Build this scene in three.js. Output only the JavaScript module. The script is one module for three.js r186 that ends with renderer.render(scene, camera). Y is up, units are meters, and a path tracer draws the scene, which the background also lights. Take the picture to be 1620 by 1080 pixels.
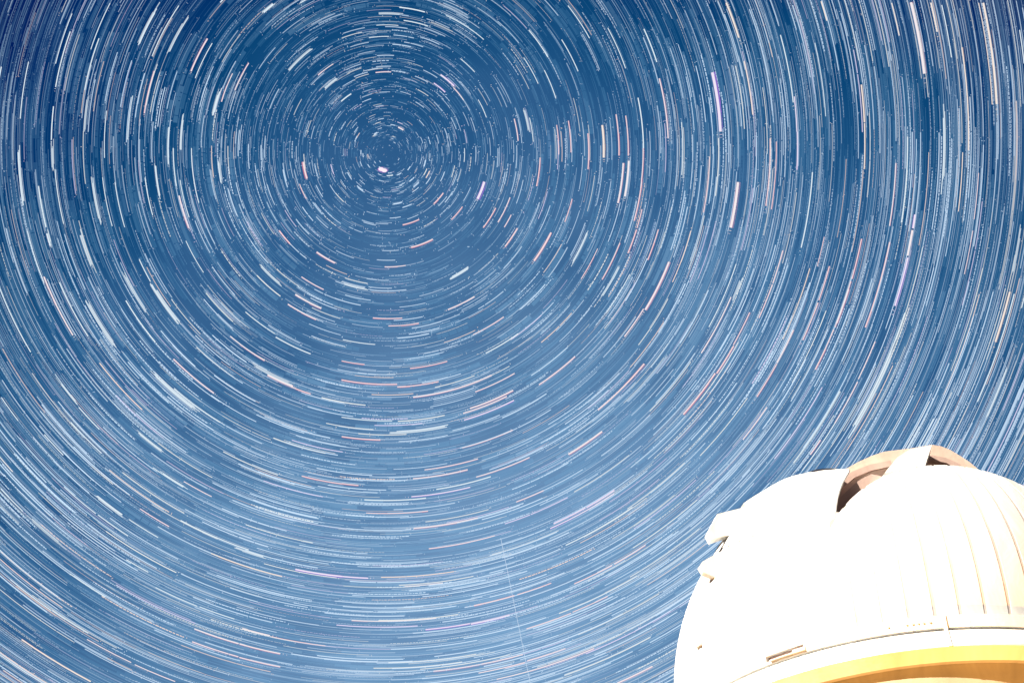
import * as THREE from 'three';
import { mergeGeometries } from 'three/addons/utils/BufferGeometryUtils.js';
import { ImprovedNoise } from 'three/addons/math/ImprovedNoise.js';
import { Brush, Evaluator, SUBTRACTION } from 'three-bvh-csg';

// ------------------------------------------------------------------ camera, sky, moon, exposure
const scene = new THREE.Scene();
const EXPOSURE = 3.3;
const camera = new THREE.PerspectiveCamera(21.1, 1.5, 0.5, 12000);
camera.position.set(0, 1.6, 0);
camera.rotation.set(0.58035, 0, -0.04729, 'XYZ');          // tilted up at the sky, levelled by eye
const renderer = new THREE.WebGLRenderer({ antialias: true });
renderer.toneMapping = THREE.LinearToneMapping;
renderer.toneMappingExposure = EXPOSURE;
renderer.shadowMap.enabled = true;

const airNoise = new ImprovedNoise();
const lin = (c) => (c <= 0.04045 ? c / 12.92 : Math.pow((c + 0.055) / 1.055, 2.4));
const RAMP = [[-0.2, 0, 0, 60], [0, 0, 10, 82], [0.15, 0, 42, 102], [0.35, 8, 68, 118], [0.6, 46, 93, 141], [0.8, 80, 121, 164], [1, 112, 150, 190], [1.3, 124, 160, 200]];
// night sky: moonlit air, brightest low in the north, darker with height; lens vignette painted in as falloff away from north
function skyColor(d, out) {
  const alt = Math.asin(THREE.MathUtils.clamp(d.y, -1, 1)), az = Math.atan2(d.x, -d.z);
  const v = THREE.MathUtils.clamp((0.5804 - alt) / 0.184, -3, 2), u = Math.max(-3, Math.min(3, az * Math.cos(alt) / 0.2755));
  const mottle = 0.10 * airNoise.noise(d.x * 14, d.y * 14, d.z * 14 + 5) + 0.06 * airNoise.noise(d.x * 40, d.y * 40, d.z * 40);   // uneven airglow
  const t = THREE.MathUtils.clamp(0.82 + 0.32 * v - 0.13 * v * v - 0.42 * u * u + mottle, -0.2, 1.15);
  let k = 0; while (k < RAMP.length - 2 && t > RAMP[k + 1][0]) k++;
  const a = RAMP[k], b = RAMP[k + 1], f = (t - a[0]) / (b[0] - a[0]);
  for (let c = 0; c < 3; c++) out[c] = lin((a[c + 1] + (b[c + 1] - a[c + 1]) * f) / 255) / EXPOSURE;
  return out;
}
{
  const W = 2048, H = 1024, data = new Float32Array(W * H * 4), d = new THREE.Vector3(), c = [0, 0, 0];
  for (let row = 0; row < H; row++) {
    const up = ((row + 0.5) / H - 0.5) * Math.PI;
    for (let col = 0; col < W; col++) {
      const r = ((col + 0.5) / W - 0.5) * 2 * Math.PI;
      d.set(Math.cos(r) * Math.cos(up), Math.sin(up), Math.sin(r) * Math.cos(up));
      skyColor(d, c); data.set([c[0], c[1], c[2], 1], (row * W + col) * 4);
    }
  }
  const t = new THREE.DataTexture(data, W, H, THREE.RGBAFormat, THREE.FloatType);
  t.mapping = THREE.EquirectangularReflectionMapping; t.magFilter = THREE.LinearFilter; t.needsUpdate = true;
  scene.background = t; scene.environment = t;
}

// where the observatory stands: its frame has z towards the camera and x to the right
const R = 11, BASE = new THREE.Vector3(17.83, 0, -81.02), CY = 34.25, TURN = -0.2166;
const moon = new THREE.DirectionalLight(0xfff4e2, 4.8);
{
  const az = THREE.MathUtils.degToRad(-42) + TURN, el = THREE.MathUtils.degToRad(36);
  const dir = new THREE.Vector3(Math.sin(az) * Math.cos(el), Math.sin(el), Math.cos(az) * Math.cos(el));
  moon.target.position.set(BASE.x, CY, BASE.z);
  moon.position.copy(moon.target.position).addScaledVector(dir, 120);
  moon.castShadow = true; moon.shadow.mapSize.set(4096, 4096);
  Object.assign(moon.shadow.camera, { left: -60, right: 60, top: 60, bottom: -60, near: 1, far: 300 });
  moon.name = 'moonlight';
  scene.add(moon, moon.target);
}

// ------------------------------------------------------------------ helpers
let seed = 20117;
const rnd = () => { seed = (seed + 0x6d2b79f5) | 0; let t = Math.imul(seed ^ (seed >>> 15), 1 | seed); t = (t + Math.imul(t ^ (t >>> 7), 61 | t)) ^ t; return ((t ^ (t >>> 14)) >>> 0) / 4294967296; };
const noise = new ImprovedNoise();
const rad = THREE.MathUtils.degToRad;
const used = new Map();
function numbered(name) { const n = used.get(name) ?? 0; used.set(name, n + 1); return n ? name + '_' + String(n).padStart(3, '0') : name; }
function part(name, geometry, material, parent, label) {
  const m = new THREE.Mesh(geometry, material); m.name = name; m.castShadow = m.receiveShadow = true; parent.add(m);
  if (label) m.userData.label = label;
  return m;
}
function thing(name, label, category, [x, y, z] = [0, 0, 0], turn = 0, group) {
  const o = new THREE.Group(); o.name = numbered(name); o.position.set(x, y, z); o.rotation.y = turn; scene.add(o);
  o.userData = { label, category }; if (group) o.userData.group = group;
  return o;
}
// value noise texture: tone = [mean, spread] of the multiplier
function grainTexture(size, tone, scales, srgb, streak = 1) {
  const a = new Uint8Array(size * size * 4), TAU = Math.PI * 2;
  for (let y = 0; y < size; y++) for (let x = 0; x < size; x++) {
    let s = 0, w = 0;
    const ax = x / size * TAU, ay = y / size * TAU;
    for (const [k, amp] of scales) {                     // wraps round in both directions
      const r = k / TAU;
      s += amp * noise.noise(Math.cos(ax) * r * 1.0 + 9.1, Math.sin(ax) * r + Math.cos(ay) * r * streak, Math.sin(ay) * r * streak + 3.7); w += amp;
    }
    const v = Math.max(0, Math.min(255, 255 * (tone[0] + tone[1] * s / w)));
    a.set([v, v, v, 255], (y * size + x) * 4);
  }
  const t = new THREE.DataTexture(a, size, size); t.wrapS = t.wrapT = THREE.RepeatWrapping; t.magFilter = THREE.LinearFilter;
  if (srgb) t.colorSpace = THREE.SRGBColorSpace;
  t.needsUpdate = true; return t;
}
const stainTex = grainTexture(512, [0.93, 0.16], [[3, 1], [9, 0.6], [30, 0.35]], true, 0.35);
const fineTex = grainTexture(512, [0.5, 0.9], [[20, 1], [60, 0.8]], false);
const soilTex = grainTexture(512, [0.75, 0.5], [[4, 1], [18, 0.8], [70, 0.7]], true);
const paint = (r, g, b, rough = 0.55, extra = {}) => new THREE.MeshStandardMaterial({ color: new THREE.Color().setRGB(r, g, b), roughness: rough, map: stainTex, bumpMap: fineTex, bumpScale: 0.004, ...extra });
const M = {
  white: paint(0.80, 0.795, 0.775), whiteB: paint(0.78, 0.775, 0.75), whiteC: paint(0.81, 0.805, 0.79), trim: paint(0.79, 0.78, 0.75),
  seam: paint(0.60, 0.52, 0.49, 0.8), dark: paint(0.30, 0.19, 0.13, 0.8), primer: paint(0.82, 0.62, 0.52, 0.7), inner: paint(0.64, 0.46, 0.40, 0.8),
  grey: paint(0.36, 0.34, 0.32, 0.6), concrete: paint(0.38, 0.35, 0.32, 0.9), cream: paint(0.42, 0.36, 0.25, 0.85),
  steel: new THREE.MeshStandardMaterial({ color: 0x555a5e, roughness: 0.5, metalness: 0.6 }),
};

// ------------------------------------------------------------------ ground
{
  const g = new THREE.PlaneGeometry(9000, 9000, 1, 1); g.rotateX(-Math.PI / 2);
  for (let i = 0; i < g.attributes.uv.count; i++) g.attributes.uv.setXY(i, g.attributes.uv.getX(i) * 1500, g.attributes.uv.getY(i) * 1500);
  const m = part('ground', g, new THREE.MeshStandardMaterial({ color: new THREE.Color().setRGB(0.09, 0.075, 0.058), roughness: 0.95, map: soilTex, bumpMap: fineTex, bumpScale: 0.03 }), scene);
  m.userData.kind = 'structure';
}

// ------------------------------------------------------------------ observatory
const obs = thing('observatory', 'large white domed observatory on a round tower, floodlit from below', 'observatory', [BASE.x, BASE.y, BASE.z], TURN);

// closed curved slab between two radii, az and lat in degrees; the centre of the dome is the origin
function slab(r0, r1, az0, az1, la0, la1, nu, nv) {
  const pos = [], uv = [], idx = [];
  const put = (r, az, la) => { const a = rad(az), b = rad(la); pos.push(r * Math.sin(a) * Math.cos(b), r * Math.sin(b), r * Math.cos(a) * Math.cos(b)); uv.push(az * 0.19 * 0.2, la * 0.19 * 0.2); };
  const grid = (f, n, m) => { const s = pos.length / 3; for (let j = 0; j <= m; j++) for (let i = 0; i <= n; i++) f(i / n, j / m); for (let j = 0; j < m; j++) for (let i = 0; i < n; i++) { const a = s + j * (n + 1) + i, b = a + 1, c = a + n + 1, d = c + 1; idx.push(a, b, d, a, d, c); } };
  const A = (t) => az0 + (az1 - az0) * t, L = (t) => la0 + (la1 - la0) * t, Q = (t) => r0 + (r1 - r0) * t;
  grid((s, t) => put(r1, A(s), L(t)), nu, nv);
  grid((s, t) => put(r0, A(1 - s), L(t)), nu, nv);
  if (az1 - az0 < 360) { grid((s, t) => put(Q(1 - s), az1, L(t)), 1, nv); grid((s, t) => put(Q(s), az0, L(t)), 1, nv); }
  grid((s, t) => put(Q(1 - t), A(s), la1), nu, 1);
  grid((s, t) => put(Q(t), A(s), la0), nu, 1);
  const g = new THREE.BufferGeometry();
  g.setAttribute('position', new THREE.Float32BufferAttribute(pos.map((v) => v * R), 3)); g.setAttribute('uv', new THREE.Float32BufferAttribute(uv, 2)); g.setIndex(idx);
  g.computeVertexNormals();
  return g;
}
function lathe(profile, seg = 192) {
  const g = new THREE.LatheGeometry(profile.map(([r, h]) => new THREE.Vector2(r * R, h * R)), seg);
  for (let i = 0; i < g.attributes.uv.count; i++) g.attributes.uv.setXY(i, g.attributes.uv.getX(i) * 14, g.attributes.position.getY(i) * 0.2);
  return g;
}
// a ring whose edges stay crisp: every profile segment is a lathe of its own
const ring = (profile, seg) => mergeGeometries(profile.slice(1).map((b, i) => lathe([profile[i], b], seg)));

// frame of the slit: F along it, N across it (towards the camera)
const SD = rad(64), F = new THREE.Vector3(-Math.sin(SD), 0, Math.cos(SD)), N = new THREE.Vector3(Math.cos(SD), 0, Math.sin(SD));
const sl = (x, y, z) => new THREE.Vector3().addScaledVector(F, x * R).addScaledVector(N, z * R).setY(y * R);
// prism: a polygon in the plane of the slit, from z0 to z1 across it
function prism(poly, z0, z1) {
  const s = new THREE.Shape(poly.map(([x, y]) => new THREE.Vector2(x * R, y * R)));
  const g = new THREE.ExtrudeGeometry(s, { depth: (z1 - z0) * R, bevelEnabled: false, curveSegments: 1 });
  g.translate(0, 0, -z1 * R);
  g.applyMatrix4(new THREE.Matrix4().makeBasis(F, new THREE.Vector3(0, 1, 0), N.clone().negate()));
  for (let i = 0; i < g.attributes.uv.count; i++) g.attributes.uv.setXY(i, g.attributes.uv.getX(i) * 0.2, g.attributes.uv.getY(i) * 0.2);
  return g;
}
const at = (o, az, h, r) => { o.position.set(Math.sin(rad(az)) * r * R, h * R, Math.cos(rad(az)) * r * R); o.rotation.y = rad(az); return o; };
const arc = (r, a0, a1, n = 24) => Array.from({ length: n + 1 }, (_, i) => { const a = rad(a0 + (a1 - a0) * i / n); return [r * Math.cos(a), r * Math.sin(a)]; });
const band = (r0, r1, a0, a1, n) => [...arc(r1, a0, a1, n), ...arc(r0, a1, a0, n)];

const dome = part('dome', new THREE.SphereGeometry(0.984 * R, 128, 48, 0, Math.PI * 2, 0, Math.PI * 0.53), M.seam, obs);
dome.position.y = CY;
const evaluator = new Evaluator(); evaluator.useGroups = false;
const hole = new Brush(prism([[0.06, 0.1], [1.6 * Math.cos(rad(36)), 1.6 * Math.sin(rad(36))], [1.6, 1.7], [-0.9, 1.7], [-0.5, 0.3]], -0.26, 0.733)); hole.updateMatrixWorld();
function cut(g) {
  const b = new Brush(g); b.updateMatrixWorld();
  const r = evaluator.evaluate(b, hole, SUBTRACTION); return r.geometry;
}
{
  dome.geometry = cut(slab(0.972, 0.9982, 0, 360, -6.4, 89.5, 160, 64));
  const step = 360 / 65, skins = [M.white, M.whiteB, M.whiteC];
  const g0 = slab(0.984, 1, -step / 2 + 0.42, step / 2 - 0.42, -6.7, 88.6, 6, 40);
  for (let k = 0; k < 65; k++) part(k ? 'panel_' + String(k).padStart(3, '0') : 'panel', cut(g0.clone().rotateY(rad(8 + step * (k + 0.5)))), skins[(k * 7) % 3], dome);
}
// shutter shell: a slab of the sphere across the slit, with its own edge on the upper side
function shell(r0, r1, z0, z1, lo, hi, nu, nv, foot = () => 1) {
  const pos = [], uv = [], idx = [];
  const put = (r0_, s, t) => { const r = r0_ > r0 ? r0 + (r0_ - r0) * foot(t, s) : r0_; const z = z0 + (z1 - z0) * s, a = rad(lo(z) + (hi(z) - lo(z)) * t), q = Math.sqrt(Math.max(0, r * r - z * z)), p = sl(q * Math.cos(a), q * Math.sin(a), z); pos.push(p.x, p.y, p.z); uv.push(z * 2, a * 2); };
  const grid = (f, n, m) => { const k = pos.length / 3; for (let j = 0; j <= m; j++) for (let i = 0; i <= n; i++) put(...f(i / n, j / m)); for (let j = 0; j < m; j++) for (let i = 0; i < n; i++) { const a = k + j * (n + 1) + i, b = a + 1, c = a + n + 1, d = c + 1; idx.push(a, b, d, a, d, c); } };
  const Q = (t) => r0 + (r1 - r0) * t;
  grid((s, t) => [r1, s, t], nu, nv); grid((s, t) => [r0, 1 - s, t], nu, nv);
  grid((s, t) => [Q(1 - s), 1, t], 1, nv); grid((s, t) => [Q(s), 0, t], 1, nv);
  grid((s, t) => [Q(1 - t), s, 1], nu, 1); grid((s, t) => [Q(t), s, 0], nu, 1);
  const g = new THREE.BufferGeometry();
  g.setAttribute('position', new THREE.Float32BufferAttribute(pos, 3)); g.setAttribute('uv', new THREE.Float32BufferAttribute(uv, 2)); g.setIndex(idx); g.computeVertexNormals();
  return g;
}
const along = (knots) => (z) => { let i = 0; while (i < knots.length - 2 && z > knots[i + 1][0]) i++; const [a, b] = [knots[i], knots[i + 1]]; return a[1] + (b[1] - a[1]) * Math.max(0, Math.min(1, (z - a[0]) / (b[0] - a[0]))); };
{
  // lower shutter: rolled half way up the slit
  const top = along([[-0.3, 84], [0, 82], [0.1, 79], [0.2, 69], [0.3, 62], [0.4, 60.2], [0.5, 60], [0.56, 60.6], [0.597, 61.3], [0.632, 56.2], [0.669, 49.8], [0.709, 41.8], [0.735, 35.5]]);
  const sh = part('lower_shutter', shell(1.0006, 1.046, -0.28, 0.735, along([[-0.28, 40], [0.1, 38], [0.2, 31], [0.735, 30]]), top, 48, 40, (t, s) => (0.12 + 0.88 * THREE.MathUtils.smoothstep(t, 0, 0.4)) * (1 - 0.5 * THREE.MathUtils.smoothstep(t, 0.64, 0.96)) * (1 - 0.8 * THREE.MathUtils.smoothstep(s, 0.34, 0.66))), M.whiteC, dome);
  part('edge_rail', shell(1.0, 1.029, -0.29, 0.08, (z) => top(z) - 2.4, (z) => top(z) - 0.4, 24, 2), M.trim, sh);
  part('guide_rail', shell(1.02, 1.062, -0.10, 0.02, () => 52, () => 68, 2, 24), M.trim, sh);
  // hood at the foot of the slit and a landing under it
  part('shutter_hood', prism([[0.70, 0.585], [0.665, 0.681], [0.697, 0.724], [0.85, 0.673], [0.902, 0.582], [0.889, 0.548], [0.83, 0.572], [0.774, 0.575]], 0.155, 0.2), M.trim, dome);
  part('landing', prism([[0.80, 0.40], [0.82, 0.459], [0.87, 0.474], [0.955, 0.42], [0.968, 0.40], [0.955, 0.372], [0.90, 0.35]], 0.21, 0.24), M.trim, dome);
  const br = part('bracket', new THREE.BoxGeometry(0.45, 0.12, 0.2), M.trim, dome); at(br, -53.6, 0.069, 1.0);
  // far wall of the slit: a tall arch that carries the shutters, seen from inside the opening
  const wallTop = [[0.36, 0.775], [0.291, 0.818], [0.228, 0.851], [0.166, 0.877], [0.047, 0.901], [-0.06, 0.929], [-0.104, 0.925], [-0.145, 0.909], [-0.184, 0.884], [-0.223, 0.856], [-0.265, 0.815]];
  const aw = part('slit_wall', prism([[0.62, 0.5], [0.52, 0.66], [0.44, 0.74], ...wallTop, [-0.2, 0.6], [0.05, 0.52], [0.3, 0.42]], 0.455, 0.48), M.primer, dome);
  part('track', prism([[0.60, 0.34], [0.502, 0.491], [0.477, 0.551], [0.433, 0.592], [0.381, 0.641], [0.337, 0.672], [0.303, 0.69], [0.268, 0.684], [0.2, 0.66], [0.2, 0.5], [0.4, 0.36]], 0.56, 0.6), M.inner, aw);
  part('flange', prism([[0.43, 0.68], [0.34, 0.757], [0.25, 0.80], [0.15, 0.828], [0.15, 0.80], [0.25, 0.77], [0.33, 0.73], [0.41, 0.66]], 0.48, 0.492), M.inner, aw);
  part('track', prism([[0.05, 0.845], [-0.038, 0.862], [-0.1, 0.854], [-0.154, 0.832], [-0.20, 0.795], [-0.18, 0.77], [-0.154, 0.80], [-0.1, 0.828], [-0.038, 0.838], [0.05, 0.82]], 0.48, 0.505), M.inner, aw);
  // near wall: low rail with the raised end of the upper shutter on it
  part('slit_curb', prism(band(0.56, 0.668, 36, 112, 40), 0.727, 0.742), M.trim, dome);
  // raised end of the upper shutter: a plate that leans back over the slit
  const edge = [[0.25, 0.575, 0.70], [0.286, 0.642, 0.65], [0.241, 0.701, 0.63], [0.171, 0.781, 0.595], [0.094, 0.842, 0.57], [-0.023, 0.884, 0.55], [0.075, 0.717, 0.63], [0.10, 0.60, 0.70]];
  const front = edge.map((e) => sl(...e)), back = edge.map(([x, y, z]) => sl(x - 0.005, y - 0.03, z - 0.05)), tri = [];
  const add = (...v) => v.forEach((p) => tri.push(p.x, p.y, p.z));
  for (const [a, b, c] of THREE.ShapeUtils.triangulateShape(edge.map(([x, y]) => new THREE.Vector2(x, y)), [])) { add(front[a], front[b], front[c]); add(back[a], back[c], back[b]); }
  for (let k = 0; k < edge.length; k++) { const m = (k + 1) % edge.length; add(front[k], back[k], front[m]); add(front[m], back[k], back[m]); }
  const ug = new THREE.BufferGeometry(); ug.setAttribute('position', new THREE.Float32BufferAttribute(tri, 3)); ug.setAttribute('uv', new THREE.Float32BufferAttribute(new Float32Array(tri.length / 3 * 2).map((_, k) => tri[(k >> 1) * 3 + (k & 1)] * 0.2), 2)); ug.computeVertexNormals();
  const up = part('upper_shutter', ug, M.whiteB, dome);
  part('rim_plate', prism([[0.31, 0.61], [0.29, 0.640], [0.12, 0.69], [0.1, 0.66], [0.1, 0.6]], 0.655, 0.70), M.trim, up);
}
// skirt, joint, lower skirt, chamfer, soffit and tower
const curved = (r0, r1, az0, az1, h0, h1, nu) => {
  const g = slab(r0, r1, az0, az1, -1, 1, nu, 1), p = g.attributes.position;     // bend the slab into a piece of a cylinder
  for (let i = 0; i < p.count; i++) {
    const x = p.getX(i), y = p.getY(i), z = p.getZ(i), q = Math.hypot(x, z), r = Math.hypot(x, y, z);
    p.setXYZ(i, x / q * r, (y > 0 ? h1 : h0) * R, z / q * r);
  }
  g.computeVertexNormals(); return g;
};
{
  const skirt = part('skirt', ring([[0.984, -0.1175], [1.0045, -0.1175], [1.0045, -0.1235], [0.996, -0.1235], [0.996, -0.176], [0.985, -0.176]], 240), M.grey, obs); skirt.position.y = CY;
  const cuts = [-30.7, -21.2]; for (let a = -9.2; a < 329.3 - 6; a += 12) cuts.push(a);
  cuts.push(329.3);
  for (let i = 0; i < cuts.length - 1; i++) {
    const a0 = cuts[i] + 0.04, a1 = cuts[i + 1] - 0.04;
    if (i === 0) {
      part('plate', curved(1.0, 1.0205, a0, a1, -0.139, -0.1238, 10), M.white, skirt);
      part('plate_001', curved(1.0, 1.0205, a0, a1, -0.1735, -0.163, 10), M.whiteB, skirt);
      part('hatch', curved(0.997, 1.003, a0 + 0.1, a1 - 0.1, -0.162, -0.140, 10), M.inner, skirt);
      part('hatch_sill', curved(1.0, 1.031, a0 + 1.2, a1 + 0.6, -0.1665, -0.1636, 10), M.trim, skirt);
      part('hatch_shade_plate', curved(1.0215, 1.0245, a1 - 2.6, a1 + 0.6, -0.163, -0.1515, 4), M.primer, skirt);  // primer-toned plate standing in for the pinkish shade at the hatch end
    } else part('plate_' + String(i + 1).padStart(3, '0'), curved(1.0, 1.0205, a0, a1, -0.1735, -0.1238, 12), [M.white, M.whiteB, M.whiteC][i % 3], skirt);
  }
  for (const [n, az] of [-2.3, 1.5, 2.8, 3.9, 5.0, 6.4].entries()) { const b = new THREE.CylinderGeometry(0.05, 0.05, 0.05, 8); b.rotateX(Math.PI / 2); at(part('bolt' + (n ? '_00' + n : ''), b, M.seam, skirt), az, -0.1475, 1.0225); }
  const lower = part('lower_skirt', ring([[0.985, -0.176], [0.985, -0.1865], [1.0235, -0.1865], [1.027, -0.2], [1.046, -0.255], [1.0525, -0.256], [1.0525, -0.2635]], 240), M.white, obs); lower.position.y = CY;
  const line = [[1.018, -0.1238], [1.0245, -0.1238], [1.0265, -0.183], [1.031, -0.2], [1.050, -0.254], [1.0556, -0.255], [1.0556, -0.262], [1.045, -0.262], [1.018, -0.19]];
  const bar = new THREE.ExtrudeGeometry(new THREE.Shape(line.map(([r, h]) => new THREE.Vector2(r * R, h * R))), { depth: 0.15, bevelEnabled: false }); bar.translate(0, 0, -0.075); bar.rotateY(rad(9.4 - 90));
  part('conduit', bar, M.whiteC, lower, 'white conduit running down the skirt');
  const chamfer = part('fascia', ring([[1.0525, -0.2635], [1.009, -0.3044]], 240), M.trim, obs); chamfer.position.y = CY;
  const soffit = part('soffit', ring([[1.009, -0.3044], [1.001, -0.3044], [1.001, -0.301], [0.975, -0.301]], 240), M.concrete, obs); soffit.position.y = CY;
  const wall = part('tower_wall', ring([[0.972, -0.29], [0.972, -2.95], [1.0, -2.96], [1.0, -CY / R]], 160), M.cream, obs); wall.position.y = CY;
}

// ------------------------------------------------------------------ floodlights at the foot of the tower
const FL = [[-20, 30, 1150], [14, 27, 1350], [46, 30, 1450]];
FL.forEach(([az, out, power], i) => {
  const a = rad(az) + TURN, p = new THREE.Vector3(BASE.x + Math.sin(a) * out, 0, BASE.z + Math.cos(a) * out);
  const t = thing('floodlight', ['left of the three warm floodlights on the ground before the tower', 'middle one of the three warm floodlights before the tower', 'right one of the three warm floodlights before the tower'][i], 'floodlight', [p.x, 0, p.z], a + Math.PI, 'floodlights round the tower');
  part('stand', new THREE.CylinderGeometry(0.05, 0.07, 0.7, 12).translate(0, 0.35, 0), M.steel, t);
  const head = part('housing', new THREE.CylinderGeometry(0.3, 0.22, 0.35, 24).rotateX(Math.PI / 2), M.steel, t); head.position.set(0, 0.9, 0);
  const aim = new THREE.Vector3(BASE.x, CY - 3, BASE.z).sub(p).normalize();
  head.lookAt(new THREE.Vector3().addVectors(head.getWorldPosition(new THREE.Vector3()), aim));
  const lens = part('lens', new THREE.CircleGeometry(0.26, 24).translate(0, 0, 0.178), new THREE.MeshStandardMaterial({ color: 0x222222, emissive: new THREE.Color().setRGB(1, 0.5, 0.12), emissiveIntensity: 3 }), head);
  const s = new THREE.SpotLight(new THREE.Color().setRGB(1, 0.47, 0.11), power * 1.0, 0, rad(32), 0.6, 2);
  s.name = 'floodlight_beam'; s.position.copy(p).add(new THREE.Vector3(0, 0.9, 0)).addScaledVector(aim, 0.3); s.target.position.set(BASE.x, CY - 3, BASE.z); s.castShadow = true; s.shadow.radius = 12;
  scene.add(s, s.target);
});

// ------------------------------------------------------------------ the turning sky
const POLE = new THREE.Vector3(-0.062506, 0.632329, -0.772174).normalize();
const E1 = new THREE.Vector3(0, 1, 0).addScaledVector(POLE, -POLE.y).normalize(), E2 = new THREE.Vector3().crossVectors(POLE, E1);
const FAR = 4000, PX = 1 / 2900;                              // a width of one is an arc of about 71 seconds
const star = (rho, pa, out) => out.copy(POLE).multiplyScalar(Math.cos(rho)).addScaledVector(E1, Math.sin(rho) * Math.cos(pa)).addScaledVector(E2, Math.sin(rho) * Math.sin(pa));
// a thin round streak along the daily circle: triangle-sided tube; tones = colour at a direction
const tmp = new THREE.Vector3(), tmp2 = new THREE.Vector3();
function streak(buf, rho, pa, span, width, tone, dist = FAR) {
  const n = Math.max(2, Math.ceil(span / 0.0175 / 1.7)), w = width * PX * dist / 2, k0 = buf.pos.length / 3, c = [0, 0, 0];
  for (let i = 0; i <= n; i++) {
    star(rho, pa + span * i / n, tmp); star(rho + 0.01, pa + span * i / n, tmp2).addScaledVector(tmp, -Math.cos(0.01)).normalize();
    tone(tmp, c);
    for (let j = 0; j < 3; j++) {
      const th = j * 2.0944 + 0.5236, cs = Math.cos(th) * w * 1.15, sn = Math.sin(th) * w;
      buf.pos.push(tmp.x * (dist + sn) + tmp2.x * cs, tmp.y * (dist + sn) + tmp2.y * cs, tmp.z * (dist + sn) + tmp2.z * cs); buf.col.push(c[0], c[1], c[2]);
    }
    if (i < n) for (let j = 0; j < 3; j++) { const a = k0 + i * 3 + j, b = k0 + i * 3 + (j + 1) % 3; buf.idx.push(a, b, a + 3, b, b + 3, a + 3); }
  }
  const e = k0 + n * 3; buf.idx.push(k0, k0 + 2, k0 + 1, e, e + 1, e + 2);
}
const newBuf = () => ({ pos: [], col: [], idx: [] });
function build(buf, centre) {
  const g = new THREE.BufferGeometry(), p = new Float32Array(buf.pos);
  if (centre) for (let i = 0; i < p.length; i += 3) { p[i] -= centre.x; p[i + 1] -= centre.y; p[i + 2] -= centre.z; }
  g.setAttribute('position', new THREE.BufferAttribute(p, 3)); g.setAttribute('color', new THREE.Float32BufferAttribute(buf.col, 3)); g.setIndex(buf.idx); g.computeVertexNormals();
  return g;
}
const starMat = new THREE.MeshBasicMaterial({ vertexColors: true }); starMat.name = 'starlight';
const solidTone = (rgb, k = 1) => (d, out) => { for (let c = 0; c < 3; c++) out[c] = rgb[c] * k / EXPOSURE; };
const BLUE = [0.14, 0.60, 1.0];                              // the fainter a streak, the bluer it records
const faintTone = (rgb, a) => (d, out) => { skyColor(d, out); const f = Math.min(1, a * 2.2); for (let c = 0; c < 3; c++) out[c] = out[c] * (1 - a) + a * (BLUE[c] * (1 - f) + rgb[c] * f) / EXPOSURE; };
const KIND = {
  W: { word: 'white', core: [0.80, 0.92, 1.0] }, P: { word: 'pale pink', core: [1.0, 0.90, 0.92], fringe: [0.80, 0.40, 0.52] }, R: { word: 'coral pink', core: [1.0, 0.78, 0.80], fringe: [0.78, 0.24, 0.32] },
  L: { word: 'lilac', core: [0.95, 0.84, 1.0], fringe: [0.42, 0.18, 0.80] }, O: { word: 'pale orange', core: [1.0, 0.87, 0.78], fringe: [0.46, 0.32, 0.28] },
};
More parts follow.
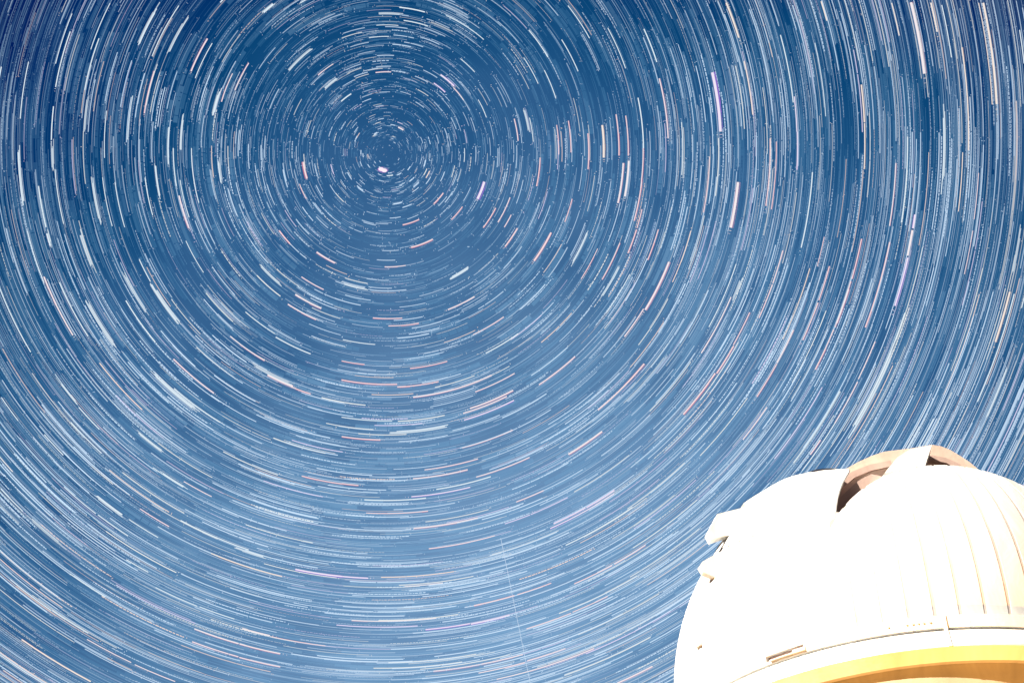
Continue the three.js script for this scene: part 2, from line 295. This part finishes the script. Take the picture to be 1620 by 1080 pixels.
// the streaks that can be told apart: polar distance, place round the pole, length (degrees), width
const LISTED = {
  W: '10.20,281.0,9.7,2.2;9.35,281.5,9.9,2;8.22,293.7,9.5,4;6.28,291.0,10.8,1.8;10.18,272.0,5.7,2.2;10.15,267.4,5.0,4;10.10,257.5,9.5,1.8;11.13,262.0,8.8,3.5;11.11,275.1,8.9,1.8;9.22,273.9,6.7,3;9.03,256.3,10.3,3.5;8.72,255.0,9.9,1.6;8.37,254.1,9.6,1.6;6.56,260.9,10.2,2;7.46,255.0,9.0,2;6.34,270.2,10.2,3;6.72,266.9,9.6,2.5;5.47,282.3,8.9,4.5;5.70,318.0,4.8,4;7.31,294.1,10.3,3.5;7.71,292.1,12.9,1.8;3.94,309.5,15.7,3.5;2.75,315.8,10.5,3.5;10.63,257.6,6.8,2.5;8.62,268.8,9.5,1.6;7.93,272.7,9.7,1.6;7.12,258.5,9.4,3;9.47,289.0,9.1,1.6;10.34,284.8,8.8,1.6;5.19,260.0,8.6,3.5;6.01,255.1,16.1,1.8;4.47,4.8,10.2,2.5;4.27,356.6,10.6,3;4.09,7.1,10.7,2;3.92,355.1,9.9,1.4;3.57,350.9,9.9,1.6;2.13,317.9,10.5,2.5;0.70,166.4,15.9,2.2;5.78,49.0,10.1,2;5.14,55.0,10.2,1.6;5.49,62.1,9.8,1.8;4.59,23.2,17.2,1.6;3.26,59.5,10.6,1.6;4.54,75.9,9.5,1.6;7.95,77.4,11.3,2.5;8.79,64.1,7.1,2.5;3.68,37.8,9.4,1.5;7.82,60.4,9.9,1.8;2.39,86.2,10.2,1.5;6.42,56.9,9.8,1.8;4.44,72.3,10.6,3;13.56,75.4,9.6,1.4;17.08,85.4,8.2,3.5;17.45,74.9,5.3,2;19.51,78.8,3.0,2;10.26,234.9,9.8,5;8.90,236.4,10.0,4;9.90,216.9,11.9,5.5;7.76,202.9,11.6,5;8.30,241.5,5.3,2;9.69,248.5,7.2,4;6.78,237.0,9.4,1.6;12.46,240.8,11.4,2;13.90,234.1,3.6,1.8;12.73,223.7,6.0,2;13.56,227.1,3.6,2;8.31,231.1,10.7,6;5.26,219.2,11.3,3;12.23,231.1,4.9,3;12.26,226.3,4.3,1.8;11.53,217.4,5.2,4;10.63,254.4,2.7,4;11.19,249.2,8.4,1.8;4.35,144.9,10.3,4;4.27,189.1,10.6,3.5;8.69,168.3,12.9,4;8.02,116.4,9.2,3;6.69,111.0,11.0,3;8.33,179.2,10.9,1.8;5.96,183.9,9.8,1.8;19.50,96.9,4.8,3.5;11.37,107.4,10.8,2;16.76,111.4,11.2,6;20.12,108.4,5.4,3;11.67,109.3,3.5,4;16.72,106.9,4.7,2.5;13.80,216.0,4.7,4;14.22,219.1,5.1,1.8;14.21,214.3,4.5,1.8;15.57,225.6,3.5,2;15.57,219.6,5.1,3.5;13.78,211.0,4.4,1.8;14.83,209.9,3.0,2;15.13,203.0,5.3,1.8;15.12,198.4,4.3,1.8;13.00,199.5,10.1,2.2;13.07,196.9,4.2,4;16.10,212.6,4.6,1.8;17.29,216.5,5.1,1.8;17.27,212.1,4.3,1.6;12.07,211.4,5.4,3',
  R: '7.50,279.0,10.1,2;2.62,252.4,11.4,3.5;2.89,240.6,9.9,1.6;5.32,80.4,9.9,1.6;5.70,79.7,9.9,1.6;6.25,84.2,10.2,1.8;7.19,80.2,10.2,2;7.48,80.9,9.5,2;7.94,88.7,7.5,2;7.95,96.2,8.9,2.2;8.10,102.2,4.3,1.8;4.74,91.5,10.8,1.8;2.12,125.4,12.1,2;2.85,125.4,10.7,1.5;3.76,116.7,11.1,1.8;5.91,103.7,7.3,1.5;2.27,154.6,13.7,1.8;18.11,91.7,4.5,1.4;11.85,87.6,10.1,2.2;9.99,90.4,10.0,1.8;12.03,88.1,10.0,1.4;7.85,197.9,4.8,2;4.13,227.3,7.2,2;3.01,152.3,13.8,2.5;4.66,119.8,8.6,2.5;5.65,115.7,10.5,3.5;5.14,175.1,10.2,1.8;5.37,169.7,10.2,1.8;6.61,186.4,6.3,1.6;6.73,164.1,10.1,1.7;7.19,177.8,13.9,2;7.28,167.5,10.3,2;10.34,129.2,11.4,3;8.92,181.6,7.8,2;7.75,110.9,9.4,1.6;7.18,114.2,8.6,1.5;8.10,106.8,5.6,2;8.75,105.5,6.6,1.8;12.63,103.6,4.8,2;12.63,108.6,5.1,2;13.77,100.6,3.9,1.4;14.13,104.1,4.5,2;14.13,108.9,5.1,2.2;14.89,100.0,4.9,2;14.88,105.2,5.8,2;14.87,111.3,5.3,2.2;15.74,99.8,4.5,2.3;15.74,104.3,5.5,2.3;18.12,97.3,4.3,1.4;12.30,113.5,5.3,2;12.32,118.9,4.7,2.5;12.28,123.7,7.6,3;13.75,118.2,5.0,2;16.19,115.7,5.2,2;15.35,187.4,6.4,1.6;10.37,188.1,7.0,1.8;11.20,173.7,9.9,1.6;14.59,151.4,5.2,1.8;14.59,146.6,4.5,1.8;14.30,164.1,5.2,2.2;14.30,159.2,4.5,1.8;15.38,158.3,5.5,1.8;15.37,153.6,4.5,1.8;10.36,185.2,2.9,2',
  P: '6.47,292.3,9.9,2.2;6.54,249.2,9.1,2.5;5.04,292.1,10.6,1.6;5.31,286.9,10.0,1.6;3.19,318.1,10.5,1.5;2.49,351.6,11.0,1.5;2.87,45.3,9.8,1.5;0.86,22.4,12.1,2.5;4.07,74.7,9.8,1.6;8.72,74.5,12.3,2;4.04,109.7,12.2,1.6;4.29,116.3,5.9,1.5;7.33,92.2,9.8,3;7.50,91.6,8.5,3.5;16.60,73.8,7.6,4.5;10.91,94.5,7.5,5;15.65,90.9,7.1,1.8;11.13,239.9,10.2,2.5;9.17,216.0,10.2,2;7.48,210.8,10.0,2;5.62,203.4,10.2,2.2;5.24,203.3,10.0,3;7.82,202.3,6.3,4;3.78,205.8,10.0,2.5;4.68,205.3,9.7,1.5;5.21,148.8,10.2,2.2;3.53,171.0,10.7,1.6;6.24,144.6,10.2,1.6;7.63,154.9,19.3,2.2;7.91,150.0,9.9,1.7;8.35,152.1,10.1,2.5;8.43,153.9,10.0,2;8.61,137.2,9.6,2;10.94,142.3,6.7,3;9.46,155.7,10.2,1.7;9.39,110.9,10.2,3.5;9.33,121.1,6.5,2;14.88,106.2,4.3,3;16.35,98.1,2.8,4;13.74,113.3,4.8,2.5;16.17,110.9,4.5,2;11.58,112.5,9.8,2.2;16.10,123.3,2.0,2;14.19,123.6,5.1,1.8;13.33,210.5,4.5,1.5;15.79,197.1,5.2,2.2;15.79,192.3,4.7,2.2;16.17,196.7,5.3,1.8;16.18,192.0,4.6,1.8;15.33,193.9,3.3,3;17.44,206.9,5.0,1.6;17.45,202.1,4.4,1.6;11.93,207.3,4.7,1.6;9.92,163.6,9.9,1.6;10.16,165.9,9.8,2;10.45,155.0,9.8,1.8;11.69,166.2,10.0,2.2;11.57,155.2,4.6,1.6;14.51,174.2,10.4,1.8;16.10,169.9,5.2,2;16.10,165.0,4.8,2;16.35,165.0,5.2,1.8;16.32,160.3,4.4,1.8;16.64,157.4,11.0,2;13.46,172.8,5.1,1.6;12.36,164.4,9.8,1.6;17.88,152.7,3.9,2.5',
  L: '2.92,34.2,10.7,3;2.59,33.6,9.9,2;3.13,106.3,10.5,5;10.34,75.9,10.2,5.5;12.67,81.9,4.9,2;12.68,86.8,5.3,2;16.36,96.4,1.5,4;8.64,152.9,11.2,2.2;16.37,101.1,5.4,3;13.20,186.4,6.3,3;10.71,166.2,10.0,2;12.64,150.8,5.1,2.5;12.65,146.0,4.7,2.5;12.73,146.3,10.3,2;14.82,170.2,5.4,2.2;14.84,165.3,4.8,2.6;13.20,182.8,3.6,2.5',
  O: '6.72,82.4,8.6,4;11.39,66.0,5.7,3;11.36,75.4,8.4,2;14.07,70.6,2.5,2.5;14.71,81.6,4.5,2.5;14.71,86.2,5.5,2;16.05,73.3,3.6,2;17.16,74.4,3.0,3;18.63,75.7,9.5,4;18.50,75.6,9.6,1.6;17.79,79.4,10.1,2.4;17.62,89.7,5.9,1.6;19.54,102.3,4.7,3.5;13.57,105.0,10.0,1.6;13.50,194.2,9.8,2;18.46,209.5,7.6,2.5',
};
const named = [];
for (const [k, text] of Object.entries(LISTED)) for (const t of text.split(';')) { const [rho, pa, span, w] = t.split(',').map(Number); named.push({ k, rho, pa, span, w }); }
const inView = (rho, pa) => { star(rad(rho), rad(pa), tmp); const alt = Math.asin(tmp.y), x = Math.atan2(tmp.x, -tmp.z) * Math.cos(alt); return alt > rad(20.5) && alt < rad(46.5) && Math.abs(x) < rad(18); };
while (named.length < 299) {
  const rho = 2 + 21 * Math.sqrt(rnd()), pa = rnd() * 360;
  if (inView(rho, pa) && inView(rho, pa + 10)) named.push({ k: 'W', rho, pa, span: 9.5 + rnd(), w: 1.7 + rnd() * 0.8 });
}
const HOURS = ['twelve', 'one', 'two', 'three', 'four', 'five', 'six', 'seven', 'eight', 'nine', 'ten', 'eleven'], NTH = ['first', 'second', 'third', 'fourth', 'fifth', 'sixth', 'seventh', 'eighth', 'ninth', 'tenth', 'eleventh', 'twelfth'];
const bins = new Map();
for (const s of named) {
  const hour = HOURS[Math.round(((s.pa + s.span / 2) % 360) / 30) % 12], ringWord = s.rho < 3.5 ? 'close to the pole' : s.rho < 8 ? 'on the inner circles' : s.rho < 13 ? 'on the middle circles' : 'on the outer circles';
  s.label = `${s.w >= 3 ? 'broad' : 'thin'} ${KIND[s.k].word} star trail at ${hour} o'clock ${ringWord}`;
  if (!bins.has(s.label)) bins.set(s.label, []);
  bins.get(s.label).push(s);
}
for (const list of bins.values()) if (list.length > 1) { list.sort((a, b) => a.rho - b.rho || a.pa - b.pa); list.forEach((s, i) => { s.label += `, ${NTH[i]} outward`; }); }
function trail(s) {
  const K = KIND[s.k], mid = star(rad(s.rho), rad(s.pa + s.span / 2), new THREE.Vector3()).multiplyScalar(FAR).add(new THREE.Vector3(0, 0, 0));
  const o = new THREE.Mesh(undefined, starMat), buf = newBuf(), W = 1 / 2900 * 57.2958;
  o.name = numbered('star_trail'); o.userData = { label: s.label, category: 'star trail', group: 'star trails circling the pole' }; o.position.copy(mid);
  const w = s.w;
  if (s.k === 'W' && w >= 3) {                                // a cluster: several streaks side by side
    const m = Math.round(w * 0.9);
    for (let i = 0; i < m; i++) { const f = (i + 0.5) / m - 0.5; streak(buf, rad(s.rho + f * w * W), rad(s.pa + (rnd() - 0.5) * 1.6), rad(s.span * (0.75 + 0.25 * rnd())), w / m * (0.85 + 0.5 * rnd()), faintTone(K.core, 0.5 + 0.5 * rnd())); }
  } else {
    streak(buf, rad(s.rho), rad(s.pa), rad(s.span), w * 0.72, solidTone(K.core, 0.95));
    if (w > 1.9 && rnd() < 0.75) for (const [d, l] of [[-0.35, 0.2], [-0.75, 0.12]]) streak(buf, rad(s.rho + (rnd() - 0.5) * 0.03), rad(s.pa + (s.pa < 180 ? s.span - d * 1.3 : d)), rad(l * 4 / Math.max(4, s.rho)), w * 0.8, solidTone(K.core, 0.9));
  }
  o.geometry = build(buf, mid); scene.add(o);
  if (K.fringe) {
    const fb = newBuf(); streak(fb, rad(s.rho + 0.16 * w * W), rad(s.pa), rad(s.span), w * 1.35, faintTone(K.fringe, 0.62), FAR * 1.004);
    const f = new THREE.Mesh(build(fb, mid), starMat); f.name = 'fringe'; o.add(f);
  }
  return o;
}
named.forEach(trail);
// the pole star
{
  const mid = star(rad(0.54), rad(196), new THREE.Vector3()).multiplyScalar(FAR), u = FAR * PX;
  const lens = (w, h) => new THREE.SphereGeometry(1, 20, 12).scale(w * u / 2, h * u / 2, h * u / 2);
  const o = new THREE.Mesh(mergeGeometries([lens(9, 6).translate(-2.6 * u, 0.7 * u, 0), lens(9, 6).translate(2.2 * u, -0.6 * u, 0)]), new THREE.MeshBasicMaterial({ color: new THREE.Color().setRGB(1 / EXPOSURE, 0.86 / EXPOSURE, 0.95 / EXPOSURE) }));
  o.name = 'pole_star_trail'; o.position.copy(mid); o.lookAt(0, 0, 0); o.rotateZ(-0.1); o.userData = { label: 'short fat pinkish white trail of the pole star, near the centre of the circles', category: 'star trail' }; scene.add(o);
  const f = new THREE.Mesh(lens(17, 9).translate(0, 0, -12 * u), new THREE.MeshBasicMaterial({ color: new THREE.Color().setRGB(0.36 / EXPOSURE, 0.17 / EXPOSURE, 0.55 / EXPOSURE) })); f.name = 'fringe'; o.add(f);
}
// a satellite: a thin straight line down through the circles
{
  const ends = [[12.48, 163.7], [17.1, 165.05]].map(([r, p]) => star(rad(r), rad(p), new THREE.Vector3()).multiplyScalar(FAR * 0.99));
  const g = new THREE.CylinderGeometry(0.5, 0.5, 1, 5, 1), d = ends[1].clone().sub(ends[0]);
  const o = new THREE.Mesh(g, new THREE.MeshBasicMaterial({ color: new THREE.Color().setRGB(0.62 / EXPOSURE, 0.75 / EXPOSURE, 0.92 / EXPOSURE) })); o.name = 'satellite_trail';
  o.position.copy(ends[0]).addScaledVector(d, 0.5); o.quaternion.setFromUnitVectors(new THREE.Vector3(0, 1, 0), d.clone().normalize()); o.scale.y = d.length();
  o.userData = { label: 'hair-thin straight satellite trail crossing the circles steeply below the pole', category: 'satellite trail' }; scene.add(o);
}
// all the fainter stars
{
  const buf = newBuf();
  let count = 0; const sk = [0, 0, 0];
  const COUNT = 30000;
  while (count < COUNT) {
    const rho = rnd() < 0.035 ? 0.35 + 5.5 * rnd() : Math.acos(1 - rnd() * (1 - Math.cos(rad(25)))) * 57.2958, pa = rnd() * 360;
    const a = inView(rho, pa), b = inView(rho, pa + 10);
    if (!a && !b) continue;
    star(rad(rho), rad(pa + 5), tmp);
    const patch = airNoise.noise(tmp.x * 16 + 7, tmp.y * 16, tmp.z * 16), clump = noise.noise(rho * 1.1, Math.cos(rad(pa)) * 4, Math.sin(rad(pa)) * 4) + 0.7 * noise.noise(tmp.x * 9 + 3, tmp.y * 9, tmp.z * 9);
    if (rnd() > 0.75 + 0.6 * clump) continue;
    count++;
    skyColor(tmp, sk); const dim = Math.min(1, 0.26 + 0.74 * Math.sqrt(sk[1] * EXPOSURE / 0.13));       // vignette put into the streak colours: fainter where the sky colour is darker
    const q = rnd(), soft = rnd() < 0.10 && rho > 4.5;
    const bright = dim * (q < 0.07 ? 0.75 + 0.25 * rnd() : q < 0.28 ? 0.36 + 0.34 * rnd() : 0.05 + 0.30 * rnd() * rnd());
    const tint = rnd(), rgb = tint < 0.03 ? [0.95, 0.76, 0.68] : tint < 0.08 ? [0.75, 0.70, 0.95] : tint < 0.2 ? [0.84, 0.88, 0.88] : [0.62, 0.80, 1.0];
    const width = soft ? 2.5 + 5 * rnd() : q < 0.07 ? 0.95 + 0.6 * rnd() : 0.52 + 0.42 * rnd();
    const beaded = !soft && rnd() < 0.22, scale = 6 / Math.max(2, rho);
    const al = Math.min(1, (1 + 0.7 * patch) * (soft ? dim * (0.05 + 0.17 * rnd()) : bright)), span = 9.8 + 0.4 * rnd();
    let s0 = 0;
    while (s0 < span) {                                     // now and then a streak is interrupted
      const len = beaded ? (0.35 + 0.8 * rnd()) * scale : soft ? 0.8 + 4 * rnd() : rnd() < 0.8 ? span : 1.5 + 6 * rnd(), e = Math.min(span, s0 + len);
      streak(buf, rad(rho), rad(pa + s0), rad(e - s0), width, faintTone(rgb, al), soft ? FAR * 1.01 : FAR * (1.002 - 0.002 * bright)); s0 = e + (0.12 + 0.22 * rnd()) * scale;
    }
    if (q < 0.2 && !soft) for (let i = 0; i < 2; i++) streak(buf, rad(rho + (rnd() - 0.5) * 0.12), rad(pa + (rnd() < 0.5 ? -0.3 - rnd() : span + 0.3 + rnd()) * scale), rad(0.16 * scale), 1.2 + 0.7 * rnd(), faintTone(rgb, Math.max(0.5 * dim, bright)));   // specks where the first and last frames begin and end
  }
  const o = new THREE.Mesh(build(buf), starMat); o.name = 'faint_star_trails';
  o.userData = { label: 'thousands of faint thin star trails filling the blue sky round the pole', category: 'star trails', kind: 'stuff' };
  scene.add(o);
}
scene.environmentIntensity = 1;
renderer.render(scene, camera);
